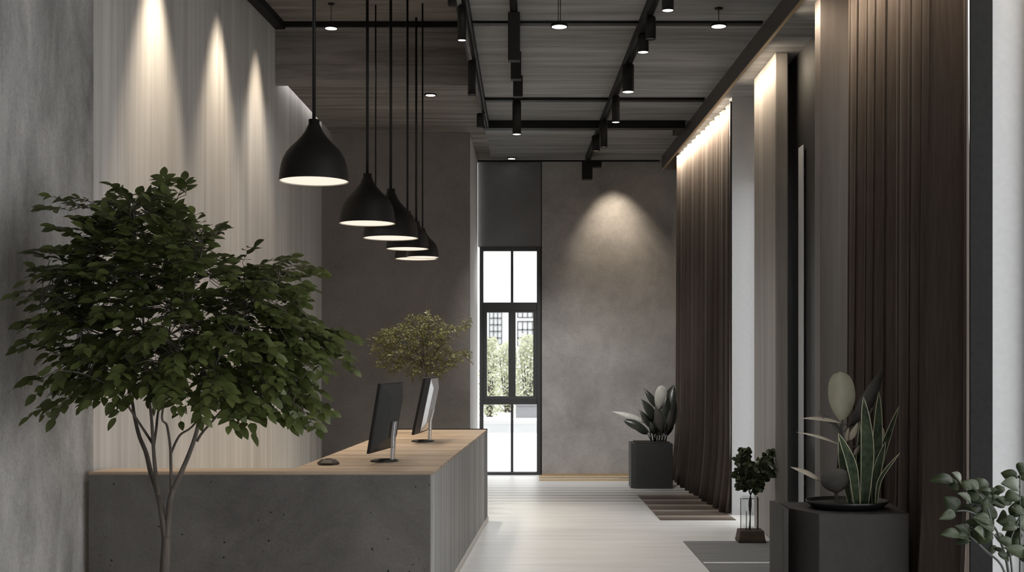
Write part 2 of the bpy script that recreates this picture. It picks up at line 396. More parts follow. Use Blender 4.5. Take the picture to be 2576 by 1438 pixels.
# ceiling grid of black profiles
def tr(n, mb, m='black'): return struct(mb, 'trim_%d' % n, M[m])
tr(13, MB().box(-.58, 1.86, 9.72, 9.80, ZC-.02, ZC))
tr(14, MB().box(-.58, 1.80, 12.62, 12.72, ZC-.03, ZC))
tr(15, MB().box(-.60, 1.75, 13.86, 14.0, ZC-.09, ZC))
tr(16, MB().box(1.66, 1.74, 14.0, 14.35, ZC-.09, ZC))

# ------------------------------------------------------------------ reception counter
ZT = .931
desk = thing('reception_counter', 'L-shaped reception counter with dark concrete front, grey slatted side and oak top', 'reception counter', (-1.0, 9.9, 0))
fl, frx = -2.908, -.660
R0 = Vector((-.660, 7.77)); R1 = Vector((-.482, 12.14)); L0 = Vector((-1.613, 8.04)); L1 = Vector((-1.416, 12.14))
dr = (R1-R0)/(R1.y-R0.y)
RB = R0 + dr*.27
MB().prism([(fl, 7.77), (R0.x-.02, 7.77), (RB.x-.03, 8.02), (fl+.05, 8.02)], .0, ZT-.018).build('front_panel', M['desk_conc'], desk, bevel=.004)
top = MB().prism([(fl, 7.775), (R0.x-.004, 7.775), (R1.x-.004, 12.14), (L1.x, L1.y), (L0.x, L0.y), (fl+.06, 8.04)], ZT-.018, ZT)
top.build('worktop', M['desk_top'], desk, bevel=.003)
n = Vector((dr.y, -dr.x))
a0 = R0; a1 = R0 + dr*(4.05)
MB().prism([(a0.x-.02, 7.772), (a0.x, 7.772), (a1.x, a1.y), (a1.x-.02, a1.y)], .05, ZT-.018).build('side_panel', M['desk_side'], desk, bevel=.002)
MB().prism([(a0.x-.03, 7.78), (a0.x+.012, 7.78), (R1.x+.012, R1.y), (R1.x-.03, R1.y)], 0, .05).build('plinth', M['plinth'], desk)
MB().prism([(a1.x-.16, a1.y), (a1.x+.002, a1.y), (R1.x+.002, R1.y), (R1.x-.16, R1.y)], .05, ZT-.018).build('end_post', M['screen_grey'] if False else M['header'], desk)
MB().box(L1.x+.02, R1.x, 12.14, 12.17, 0, ZT+.008).build('end_panel', M['mullion'], desk)
MB().prism([(L0.x+.05, 8.04), (L0.x+.07, 8.04), (L1.x+.07, 12.12), (L1.x+.05, 12.12)], 0, ZT-.018).build('inner_panel', M['desk_side'], desk)

# monitors: panel facing the staff side, bevelled back and stand facing the hall
def make_monitor(label, loc, lean, yaw, back, c0=.0, c1=.20):
    t = thing('computer_monitor', label, 'monitor', (0,0,0), 'monitors on the counter')
    W, H = .58, .49; zb = .075
    def q(x, y, z):                  # panel space -> thing space: x depth (+ = back), y along, z up
        return Vector((x + math.tan(lean)*(z) - .075, y, z))
    mb = MB()
    fr = [q(-.012, -W/2, zb), q(-.012, W/2, zb), q(-.012, W/2, zb+H), q(-.012, -W/2, zb+H)]
    bk = [q(.012, -W/2, zb), q(.012, W/2, zb), q(.012, W/2, zb+H), q(.012, -W/2, zb+H)]
    mb.hull8(fr, bk); mb.build('housing', M['screen_black'], t, bevel=.003)
    mb = MB()
    a = [q(.012, -W/2+.01+c0, zb+.01), q(.012, W/2-.01, zb+.01), q(.012, W/2-.01, zb+H-.01), q(.012, -W/2+.01+c0, zb+H-.01)]
    b2 = [q(.055, -W/2+c0+c1, zb+.09), q(.055, W/2-.10, zb+.09), q(.055, W/2-.10, zb+H-.10), q(.055, -W/2+c0+c1, zb+H-.10)]
    mb.hull8(a, b2); mb.build('rear_cover', back, t, bevel=.004)
    mb = MB()
    s = [q(-.0125, -W/2+.012, zb+.02), q(-.0125, W/2-.012, zb+.02), q(-.0125, W/2-.012, zb+H-.012), q(-.0125, -W/2+.012, zb+H-.012)]
    s2 = [v - Vector((.002,0,0)) for v in s]
    mb.hull8(s2, s); mb.build('screen', M['screen_face'], t)
    neck = MB()
    p = [(.03, .012), (.035, .10), (.038, .19), (.02+math.tan(lean)*.3-.02, .285)]
    for (x0, z0), (x1, z1) in zip(p, p[1:]):
        neck.hull8([(x0-.011, -.028, z0), (x0+.011, -.028, z0), (x0+.011, .028, z0), (x0-.011, .028, z0)],
                   [(x1-.011, -.028, z1), (x1+.011, -.028, z1), (x1+.011, .028, z1), (x1-.011, .028, z1)])
    neck.build('stand_neck', M['alu'], t, bevel=.003)
    MB().lathe([(.001,0),(.115,0),(.118,.005),(.10,.011),(.04,.016),(.001,.017)], (-.03,0,0), 40, sx=.85, sy=1.0).build('stand_base', M['screen_black'], t)
    t.location = loc; t.rotation_euler = (0,0,-yaw); return t
make_monitor('nearer black monitor on the oak counter with dark back', (PX(977, 8.56), 8.56, ZT+.001), math.radians(9.5), math.radians(9), M['screen_grey'])
make_monitor('farther monitor on the oak counter with silver-grey back, below the small tree', (PX(1072, 10.49), 10.49, ZT+.001), math.radians(12), math.radians(6), M['alu'], .22, .03)  # silver cover stands in for the window reflecting on the back
# small dark device
dv = thing('desk_device', 'small dark brown hexagonal puck on the counter left of the nearer monitor', 'desk device', (PX(826, 8.30), 8.30, ZT+.001))
cx, cy = dv.location.x, dv.location.y
hexa = lambda r, ry, z: [Vector((cx + r*math.cos(a), cy + ry*math.sin(a), z)) for a in [math.pi/3*k for k in range(6)]]
lo, mid_, hi = hexa(.075, .07, ZT+.001), hexa(.08, .075, ZT+.014), hexa(.05, .05, ZT+.038)
mb = MB(); mb.add(lo+mid_+hi, [tuple(range(5,-1,-1)), tuple(range(12,18))] + [(i,(i+1)%6,(i+1)%6+6,i+6) for i in range(6)] + [(i+6,(i+1)%6+6,(i+1)%6+12,i+12) for i in range(6)])
mb.build('shell', M['device'], dv, bevel=.003)
MB().lathe([(.001,0),(.022,0),(.022,.003),(.001,.003)], (cx, cy, ZT+.038), 20).build('button', M['screen_black'], dv)

# ------------------------------------------------------------------ pendants
def make_pendant(L):
    t = bpy.data.objects.new('pendant_lamp', None); COL.objects.link(t); t.empty_display_size = .1
    k = .456/173.0
    prof = [(14,155),(14,143),(17,138),(22,126),(31,113),(44,98),(58,85),(69,72),(77,57),(82,40),(85,22),(86.5,6),(86.5,0)]
    outer = [(r*k, z*k) for r, z in prof]
    inner = [((r-1.6)*k, z*k) for r, z in prof[::-1] if z < 143]
    sh = MB().lathe([(.001, 155*k)] + outer, n=56).build('lamp_shade', M['black_matte'], t)
    MB().lathe([outer[-1]] + [((prof[-1][0]-2.5)*k, 0), ((prof[-1][0]-4)*k, 20*k)] + [(p[0]-.004, p[1]) for p in inner[2:]] , n=56).build('shade_lining', M['shade_in'], sh)
    MB().lathe([(.0005, 2*k), (83.6*k, 2*k), (83.6*k, 5*k), (.0005, 5*k)], n=48).build('diffuser', M['diff_warm'], t)
    MB().tube([(0,0,154*k), (0,0,L)], .012, 12).build('suspension_rod', M['black'], t)
    return t
def pendant(px, ytop, ybot, D, w, label, hidden=False):
    sc = (w*D/F)/.456
    zb = PZ(ybot-4, D)
    t = make_pendant((ZH - zb)/sc)
    t.location = (PX(px, D), D, zb); t.scale = (sc,)*3
    tag(t, label, 'pendant lamp', 'black bell pendants over the counter')
    return t
PEND = [(790, 305, 460, 7.9, 173, 'nearest and largest black bell pendant lamp, highest of the row'),
        (924, 450, 566, 9.8, 140, 'black bell pendant lamp second in the row, its whole shade in view'),
        (983, 510, 603, 10.25, 138, 'black bell pendant lamp third in the row, half behind the second'),
        (1025, 535, 630, 10.88, 106, 'black bell pendant lamp fourth in the row, wedged behind the third'),
        (1063, 582, 651, 11.40, 82, 'smallest-looking black bell pendant lamp at the right end of the row'),
        (945, 492, 567, 11.45, 76, 'pendant lamp hidden behind the second one, its thin rod rising just right of it'),
        (1047, 560, 655, 11.88, 106, 'farthest and lowest pendant lamp, its wide rim showing left of the smallest one')]
# rods stand where the photo shows them
RODX = [788, 921, 989, 1029, 1074, 945, 1047]
pend = []
for (px, yt, yb, D, w, lab), rx in zip(PEND, RODX):
    pend.append(pendant(px, yt, yb, D, w, lab))

# ------------------------------------------------------------------ suspended discs and recessed downlights
def disc_light(px, py, D, zc, wires, label):
    z = PZ(py, D); x = PX(px, D); r = .062
    t = thing('disc_light', label, 'ceiling light', (x, D, z), 'glowing disc lights')
    MB().lathe([(.001,.035),(.045,.033),(r,.022),(r+.003,.004),(r+.003,0),(r-.006,0)], (x,D,z), 32).build('housing', M['black'], t)
    MB().lathe([(.0005,.0),(r-.006,.0),(r-.006,.004),(.0005,.004)], (x,D,z+.001), 32).build('lens', M['diff_spot'], t)
    MB().lathe([(.001,-.012),(.03,-.012),(.032,.001),(.001,.001)], (x,D,zc), 20).build('ceiling_rose', M['black'], t)
    for dx in wires: MB().tube([(x+dx,D,z+.03),(x+dx,D,zc+.004)], .003, 6).build('suspension_wire', M['black'], t)
    return t
disc_light(833, 72, 11.4, ZH, (0,), 'glowing disc light on a thin wire at upper left, between the first two pendants')
disc_light(1407, 68, 8.9, ZC, (-.008,.008), 'glowing disc light on twin wires between the two track rails')
disc_light(1808, 67, 9.36, ZC, (0,), 'glowing disc light on a thin wire near the curtain pelmet')
def recessed(px, D, zc, label):
    x = PX(px, D); t = thing('recessed_downlight', label, 'downlight', (x, D, zc))
    MB().lathe([(.05,.0),(.066,-.0),(.066,-.012),(.056,-.014),(.05,-.012)], (x,D,zc), 32).build('ring', M['black'], t)
    MB().lathe([(.0005,-.010),(.056,-.010),(.056,-.005),(.0005,-.005)], (x,D,zc), 32).build('lens', M['diff_spot'], t)
recessed(1083, 12.47, ZC, 'recessed glowing downlight in the brown board ceiling above the small tree')
recessed(1287, 16.52, ZC, 'recessed glowing downlight in the grey ceiling above the tall window')

# ------------------------------------------------------------------ track rails and spots
ZR = 4.36
def rail(a, b2, w, label):
    t = thing('track_rail', label, 'track rail', ((a[0]+b2[0])/2, (a[1]+b2[1])/2, ZC))
    MB().bar((*a, ZC-.045), (*b2, ZC-.045), w, .09).build('rail_body', M['black'], t)
    MB().bar((*a, ZC-.0925), (*b2, ZC-.0925), w*.35, .006).build('contact_strip', M['mullion'], t)
rail((-.515, 7.6), (-.556, 13.84), .045, 'left black track rail along the edge of the brown ceiling')
rail((-.155, 7.6), (-.172, 11.9), .055, 'short black track rail between the two long ones')
rail((.93, 7.4), (.725, 16.40), .06, 'right long black track rail running to the back wall')
spots = []
def spot(px, D, zb, w, lit, label, dx=0, square=False, zt=ZC-.0965):
    x = PX(px, D); r = w*D/F/2
    t = thing('track_spotlight', label, 'spotlight', (x, D, zb), 'black track spotlights')
    if square: MB().box(x-r, x+r, D-r, D+r, zb, zt).build('housing', M['black_matte'], t, bevel=.004)
    else: MB().lathe([(r-.004,zb+.004),(r,zb),(r,zt-.012),(r-.01,zt),(.001,zt)], (x,D,0), 28).build('housing', M['black_matte'], t)
    MB().lathe([(.0005,zb+.004),(r-.004,zb+.004)], (x,D,0), 24, ).build('lens', M['diff_spot'] if lit else M['screen_face'], t)
    xr = dx if dx else x
    MB().box(min(x,xr)-.012, max(x,xr)+.012, D-.03, D+.03, zt-.012, zt).build('bracket', M['black'], t)
    if lit: spots.append((x, D, zb))
    return t
spot(1680, 8.0, 4.0, 30, True, 'lit spotlight at the top edge of the picture, nearest on the right rail')
spot(1637, 9.25, 4.14, 26, False, 'unlit spotlight on the right rail beside the top black cross profile', .895)
spot(1618, 9.76, 4.165, 28, True, 'second lit spotlight from the near end of the right rail')
spot(1580, 10.78, 4.064, 30, True, 'third lit spotlight from the near end of the right rail')
spot(1549, 12.09, 4.045, 20, True, 'slim lit spotlight hanging at the middle cross profile, fourth lit on the right rail')
spot(1519, 13.34, 4.01, 18, False, 'unlit slim spotlight on the right rail just before the thick cross profile')
spot(1499, 14.3, 4.13, 20, False, 'short unlit spotlight on the right rail behind the thick cross profile')
sq = spot(1477, 16.22, 4.07, 26, False, 'square black spotlight at the far end of the right rail by the back wall', square=True)
spot(1162, 8.95, 4.05, 22, True, 'lit spotlight nearest on the left rail')
spot(1137, 8.5, 4.185, 22, False, 'stub of an unlit spotlight at the top edge left of the left rail', -.53)
spot(1187, 10.64, 4.01, 20, False, 'long unlit spotlight midway on the left rail', -.535)
spot(1208, 12.98, 4.166, 18, False, 'short unlit spotlight at the far end of the left rail', -.552)
spot(1293, 9.17, 3.95, 30, False, 'long unlit spotlight nearest on the short middle rail', square=True)
spot(1298, 10.36, 4.08, 26, False, 'unlit spotlight second on the short middle rail', square=True)
spot(1303, 11.24, 4.12, 24, False, 'unlit spotlight at the far end of the short middle rail', square=True)
spot(1300, 12.67, 4.03, 22, True, 'lit spotlight alone on the middle cross profile above the tall window', zt=ZC-.03)
# junction box at the end of the right rail
MB().box(PX(1489,16.35), PX(1512,16.35), 16.20, 16.34, PZ(423,16.35), ZC-.10).build('driver_box', M['black'], sq)

# ------------------------------------------------------------------ curtains
def curtain(name, A, B, z0, z1, nf, amp, label, seed, liner=False, flare=.05, endoff=None):
    rnd = random.Random(seed)
    A = Vector((*A, 0)); B = Vector((*B, 0)); d = B-A; Ln = d.length; d.normalize(); nrm = Vector((d.y, -d.x, 0))
    if nrm.x > 0: nrm = -nrm
    t = thing(name, label, 'curtain', (*(A+B).xy/2, z0), None)
    nu = nf*16; nv = 26
    ph = [rnd.uniform(-.5,.5) for _ in range(nf+2)]; am = [rnd.uniform(.55,1.2) for _ in range(nf+2)]
    mb = MB(); vs = []
    for j in range(nv+1):
        v = j/nv; z = z0 + (z1-z0)*v
        low = max(0, 1-v)
        for i in range(nu+1):
            u = i/nu; k = u*nf; a0 = int(min(k, nf-1e-6)); fr2 = k-a0
            a = am[a0]*(1-fr2) + am[a0+1]*fr2; p0 = ph[a0]*(1-fr2)+ph[a0+1]*fr2
            ang = 2*math.pi*k + p0 + .35*math.sin(3*v+a0)*low
            off = amp*a*math.sin(ang)*(.75+.5*low) + .25*amp*math.sin(2*ang+1.3)
            along = .25*amp*math.sin(2*ang)
            if endoff is not None and u > .94:
                e2 = (u-.94)/.06; off = off*(1-e2) + endoff*e2; along *= 1-e2
            fl2 = flare*max(0,(.22-v)/.22)**2
            vs.append(A + d*(u*Ln+along) + nrm*(off+fl2) + Vector((0,0,z + (.012*math.sin(ang*1.0+seed) if j == 0 else 0))))
    w = nu+1
    mb.add(vs, [(j*w+i, j*w+i+1, (j+1)*w+i+1, (j+1)*w+i) for j in range(nv) for i in range(nu)], 0, True)
    mb.build('cloth', M['curtain'], t, solid=.006)
    MB().bar(A+Vector((0,0,z1+.012)), B+Vector((0,0,z1+.012)), .03, .02).build('curtain_track', M['black'], t)
    if liner:
        e = B - d*.01 - nrm*.03; mb = MB(); vs = []
        for j in range(nv+1):
            v = j/nv; z = z0+.01+(z1-z0-.01)*v
            for i in range(9):
                s2 = i/8; w2 = .05 + .075*max(0, 1-v)
                vs.append(e + d*.02*math.sin(6*s2) - nrm*(w2*s2) + Vector((0,0,z)))
        mb.add(vs, [(j*9+i, j*9+i+1, (j+1)*9+i+1, (j+1)*9+i) for j in range(nv) for i in range(8)], 0, True)
        mb.build('lining', M['liner'], t, solid=.004)
    return t
curtain('curtain', (1.95, 16.15), (2.10, 12.62), .012, 4.37, 12, .06, 'dark brown floor-length curtain at the far end, in front of the back planter', 3, True, .07)
curtain('curtain', (2.372, 8.86), (2.355, 6.68), .012, 4.37, 9, .11, 'dark brown floor-length curtain at right, behind the snake plant', 5, endoff=-.065)

# ------------------------------------------------------------------ rugs on the floor
rg = thing('floor_mat', 'mid grey floor mat at lower right in front of the charcoal planter', 'floor mat', (1.7, 9.7, 0))
MB().prism([(1.345, 10.8), (2.14, 10.8), (2.14, 8.3), (1.385, 8.3)][::-1], 0, .008).build('pile', M['rug'], rg)
MB().prism([(1.37, 9.70), (2.13, 9.70), (2.13, 9.65), (1.37, 9.65)][::-1], .008, .0095).build('stripe', M['rug_stripe'], rg)  # reflection on the floor painted as a pale line
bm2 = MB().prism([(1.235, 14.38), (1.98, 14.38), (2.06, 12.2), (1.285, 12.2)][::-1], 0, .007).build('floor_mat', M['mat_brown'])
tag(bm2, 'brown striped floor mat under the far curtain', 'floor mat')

# ------------------------------------------------------------------ leaves
def leaf(mb, b, t, w, face=None, shape='ovate', fold=.18, droop=.12, seg=6, mi=0, mi_edge=None, twist=0.0):
    """blade from b to t, width w, its face turned towards `face`"""
    b = Vector(b); t = Vector(t); ax = t-b; L = ax.length
    if L < 1e-6: return
    ax.normalize()
    face = Vector(face) if face is not None else Vector((0,-1,.3))
    nrm = face - ax*face.dot(ax)
    nrm = nrm.normalized() if nrm.length > 1e-4 else ax.orthogonal().normalized()
    if twist: nrm = Matrix.Rotation(twist, 3, ax) @ nrm
    side = ax.cross(nrm)
    rows = []
    for i in range(seg+1):
        u = i/seg
        if shape == 'ovate': pw = math.sin(math.pi*min(1, u**.75))**.8 if 0 < u < 1 else 0
        elif shape == 'obovate': pw = (math.sin(math.pi*u**1.25)**.6) if 0 < u < 1 else 0
        elif shape == 'lance': pw = math.sin(math.pi*u**.9) if 0 < u < 1 else 0
        elif shape == 'sword': pw = min(1, .62+u*1.0)*(1 - max(0,(u-.5)/.5)**1.8)
        elif shape == 'broad': pw = math.sin(math.pi/2*u/.55)**.85 if u < .55 else math.sqrt(max(0, 1-((u-.55)/.45)**2.6))
        elif shape == 'round': pw = math.sqrt(max(0, 1-(2*u-1)**2))
        hw = w/2*max(pw, .0); c = b + ax*(L*u) + nrm*(droop*L*4*u*(1-u))
        rows.append((c, hw))
    o = len(mb.v)
    if mi_edge is None:
        for c, hw in rows: mb.v += [c - side*hw + nrm*fold*hw, c.copy(), c + side*hw + nrm*fold*hw]
        for i in range(seg):
            for k in (0,1):
                mb.f.append([o+i*3+k, o+i*3+k+1, o+(i+1)*3+k+1, o+(i+1)*3+k]); mb.m.append(mi); mb.sm.append(True)
    else:
        for c, hw in rows:
            e = max(0, hw - .0045)
            mb.v += [c - side*hw + nrm*fold*hw, c - side*e + nrm*fold*e, c.copy(), c + side*e + nrm*fold*e, c + side*hw + nrm*fold*hw]
        for i in range(seg):
            for k in range(4):
                mb.f.append([o+i*5+k, o+i*5+k+1, o+(i+1)*5+k+1, o+(i+1)*5+k]); mb.m.append(mi_edge if k in (0,3) else mi); mb.sm.append(True)
def inpoly(x, y, poly):
    r = False; j = len(poly)-1
    for i in range(len(poly)):
        xi, yi = poly[i]; xj, yj = poly[j]
        if (yi > y) != (yj > y) and x < (xj-xi)*(y-yi)/(yj-yi)+xi: r = not r
        j = i
    return r
def smooth(pts, n=6):
    out = []
    for i in range(len(pts)-1):
        p0 = pts[max(i-1,0)]; p1 = pts[i]; p2 = pts[i+1]; p3 = pts[min(i+2,len(pts)-1)]
        for k in range(n):
            t = k/n
            out.append(.5*((2*p1)+(p2-p0)*t+(2*p0-5*p1+4*p2-p3)*t*t+(3*p1-p0-3*p2+p3)*t**3))
    out.append(pts[-1]); return out

# ------------------------------------------------------------------ big foreground tree
DT = 6.5
tree = thing('indoor_tree', 'large leafy green indoor tree with slender forked trunk in front of the counter', 'tree', (PX(415, DT), DT, .40))
rnd = random.Random(11)
wood = MB(); nodes = []
def branch(path, r0, r1, dz=0.0):
    n2 = len(path); pts = []
    for i, (px, py) in enumerate(path):
        pts.append(P(px, py, DT + dz*max(0, (i-1))/max(1, n2-2)))
    s = smooth(pts, 6)
    wood.tube(s, [r0+(r1-r0)*i/(len(s)-1) for i in range(len(s))], 9)
    nodes.extend(s[len(s)//2:])
branch([(413,1490),(414,1438),(417,1380),(418,1350)], .028, .0235)
branch([(416,1365),(407,1290),(397,1240),(380,1190),(368,1140),(350,1095),(338,1045),(330,1000),(295,900),(240,790),(170,720)], .018, .004, .35)
branch([(398,1245),(390,1175),(385,1110),(380,1040),(368,950),(360,800),(345,640),(335,520)], .012, .003, -.15)
branch([(384,1115),(360,1078),(338,1045),(290,980),(210,940),(140,930)], .008, .003, -.4)
branch([(386,1125),(393,1080),(398,1035),(420,900),(432,720),(425,560),(415,500)], .008, .003, .3)
branch([(418,1368),(424,1300),(431,1245),(455,1190),(480,1130),(497,1075),(505,1020),(540,920),(610,800),(700,710)], .018, .004, -.3)
branch([(431,1240),(430,1170),(428,1120),(420,1070),(408,1040),(440,900),(480,760),(510,620)], .009, .003, -.35)
branch([(430,1140),(452,1095),(490,1065),(560,960),(690,900),(790,850)], .007, .003, .25)
branch([(495,1110),(520,1075),(600,1000),(710,1000),(770,1040)], .008, .003, -.2)
branch([(505,1060),(500,960),(560,820),(640,740),(690,690)], .008, .003, .45)
branch([(350,900),(250,840),(150,800),(100,760)], .006, .002, -.2)
CROWN0 = [(70,745),(115,670),(170,630),(185,600),(235,555),(280,535),(315,525),(345,520),(400,510),(440,530),(455,565),(510,600),(545,665),(610,670),(690,665),(735,690),(735,740),(725,785),(775,820),(805,845),(800,890),(770,930),(745,965),(770,1010),(775,1055),(730,1045),(690,1060),(610,1065),(540,1040),(430,1005),(350,990),(260,1000),(170,1015),(155,985),(130,960),(150,920),(115,890),(95,850),(90,800),(115,770)]
CROWN = [(440+(x-440)*(.86 if x < 440 else .95), 770+(y-770)*(.96 if y < 770 else .84)) for x, y in CROWN0]
fol = MB(); tw = MB()
cxc, cyc = 420, 800
def twig(px, py, dz, ln, nl, size):
    b0 = P(px, py, DT+dz)
    out = Vector(((px-cxc)/300, dz*2.0 + rnd.uniform(-.4,.4), -(py-cyc)/420 + .15)).normalized()
    out = (out + Vector((rnd.uniform(-.5,.5), rnd.uniform(-.5,.5), rnd.uniform(-.35,.35)))).normalized()
    nb = min(nodes, key=lambda q: (q-b0).length)
    mid2 = (nb+b0)/2 + Vector((0,0,.04))
    tw.tube([nb, mid2, b0], [.003,.0025,.0018], 5, cap=False)
    pts = [b0 + out*(ln*u) + Vector((0,0,-.35*ln*u*u)) for u in [i/5 for i in range(6)]]
    tw.tube(pts, [.0018,.0016,.0015,.0013,.001,.0008], 5, cap=False)
    for i in range(nl):
        u = (i+.6)/nl; k = u*5; a = int(min(k,4.999)); q = pts[a].lerp(pts[a+1], k-a)
        d = (pts[a+1]-pts[a]).normalized()
        sd = d.cross(Vector((0,0,1))); sd = sd.normalized() if sd.length > .01 else Vector((1,0,0))
        s = 1 if i % 2 else -1
        if i == nl-1: ld = d
        else: ld = (d*.6 + sd*s*.9 + Vector((rnd.uniform(-.2,.2), rnd.uniform(-.2,.2), rnd.uniform(-.45,.1)))).normalized()
        L = size*rnd.uniform(.75,1.2)
        leaf(fol, q, q+ld*L, L*rnd.uniform(.46,.6), Vector((rnd.uniform(-.5,.5), rnd.uniform(-1.6,-.1), 1)), 'ovate', .15, .06, 5)
cnt = 0
while cnt < 800:
    px = rnd.uniform(60, 830); py = rnd.uniform(465, 1070)
    if not inpoly(px, py, CROWN): continue
    h = 0.42*math.sqrt(max(.05, 1-((px-420)/400)**2-((py-800)/330)**2)) if abs(px-420) < 395 else .12
    twig(px, py, rnd.uniform(-h, h), rnd.uniform(.12,.22), rnd.randint(7,10), .076); cnt += 1
for px, py, dz in [(345,520,.1),(330,500,-.1),(420,505,.05),(412,480,.2),(445,500,-.2),(468,490,.1),(240,530,.1),(190,525,-.2),(230,510,.25),(175,530,.05),(300,500,.2),
                   (505,590,-.1),(535,605,.1),(150,645,.1),(125,655,-.15),(95,735,-.1),(125,740,.15),(190,600,-.2),(610,660,.1),(690,665,-.1),(735,668,.15),(730,720,.2),(745,700,-.2),
                   (800,825,-.1),(825,830,.15),(820,885,.1),(800,900,-.15),(770,1000,.1),(765,1045,-.1),(170,1000,.1),(150,1005,-.1),(110,950,.1),(105,840,-.05),(110,870,-.1)]:
    twig(px, py, dz, rnd.uniform(.13,.19), rnd.randint(7,9), .078)
wood.build('trunk', M['bark'], tree)
tw.build('twigs', M['bark'], tree)
fol.build('foliage', M['leaf'], tree)
tp = thing('tree_pot', 'round charcoal pot holding the large tree, below the picture edge', 'plant pot', (PX(415,DT), DT, 0))
MB().lathe([(.001,0),(.17,0),(.21,.40),(.215,.42),(.195,.42),(.19,.38),(.001,.38)], tp.location, 36).build('pot_body', M['planter'], tp)
MB().lathe([(.001,.395),(.19,.385)], tp.location, 30).build('soil', M['soil'], tp)

# ------------------------------------------------------------------ small tree behind the counter
D2 = 12.9
st = thing('small_tree', 'small olive-leaved tree standing behind the far monitor before the taupe wall', 'tree', (PX(1072, D2), D2, .36))
rnd = random.Random(5)
w2 = MB(); f2 = MB(); nd = []
base2 = P(1072, 1130, D2)
w2.tube(smooth([Vector((base2.x, D2, .30)), P(1070,1100,D2), P(1074,1000,D2), P(1072,930,D2), P(1066,870,D2)], 5), [.018]*8+[.015]*6+[.011]*6+[.008], 8)
for tip in [(980,850),(1000,820),(1040,800),(1085,795),(1120,810),(1165,805),(1160,880),(1110,905),(1020,905),(975,895),(1060,850),(1130,850)]:
    dz = rnd.uniform(-.35,.35)
    s = smooth([P(1070, 930, D2), P((1070+tip[0])/2, (925+tip[1])/2-8, D2+dz*.5), P(*tip, D2+dz)], 5)
    w2.tube(s, [.007-.0005*i for i in range(len(s))], 6); nd.append(s)
C2 = [(945,870),(960,835),(985,825),(1010,815),(1025,798),(1060,790),(1085,783),(1105,800),(1110,818),(1140,815),(1165,802),(1178,812),(1150,835),(1125,850),(1105,870),(1130,880),(1170,880),(1178,895),(1150,905),(1130,925),(1112,945),(1085,938),(1070,935),(1040,950),(1020,935),(990,930),(960,925),(955,900)]
k = 0
while k < 760:
    px = rnd.uniform(940,1180); py = rnd.uniform(783,950)
    if not inpoly(px, py, C2): continue
    k += 1
    q = P(px, py, D2+rnd.uniform(-.3,.3))
    out = Vector((rnd.uniform(-1,1)+(px-1060)/120, rnd.uniform(-1,1), rnd.uniform(-.6,.5))).normalized()
    ln = rnd.uniform(.05,.11); e = q+out*ln
    w2.tube([q, e], .0012, 4, cap=False)
    for i in range(8):
        u = (i+1)/8; c0 = q.lerp(e, u)
        dd = (out*.5+Vector((rnd.uniform(-1,1),rnd.uniform(-1,1),rnd.uniform(-.8,.5)))).normalized()
        L = rnd.uniform(.022,.038)
        leaf(f2, c0, c0+dd*L, L*.5, Vector((rnd.uniform(-1,1),rnd.uniform(-1,.3),1)), 'ovate', .1, .05, 3)
for tip in [(920,852),(940,848),(1175,805),(1165,795),(945,922)]:     # stray sprigs
    q = P(tip[0]+(15 if tip[0] < 1000 else -15), tip[1]+3, D2); e = P(*tip, D2); w2.tube([q,e], .001, 4, cap=False)
    for i in range(4):
        c0 = q.lerp(e, (i+1)/4); leaf(f2, c0, c0+Vector((rnd.uniform(-.03,.03),0,rnd.uniform(-.02,.02))), .012, (0,-1,1), 'ovate', .1, .05, 3)
w2.build('trunk', M['bark'], st); f2.build('foliage', M['leaf_small'], st)
pp = thing('tree_pot', 'dark pot of the small tree, hidden behind the counter end', 'plant pot', (base2.x, D2, 0))
MB().lathe([(.001,0),(.14,0),(.17,.34),(.175,.36),(.155,.36),(.15,.32),(.001,.32)], pp.location, 30).build('pot_body', M['planter'], pp)
MB().lathe([(.001,.335),(.152,.33)], pp.location, 24).build('soil', M['soil'], pp)

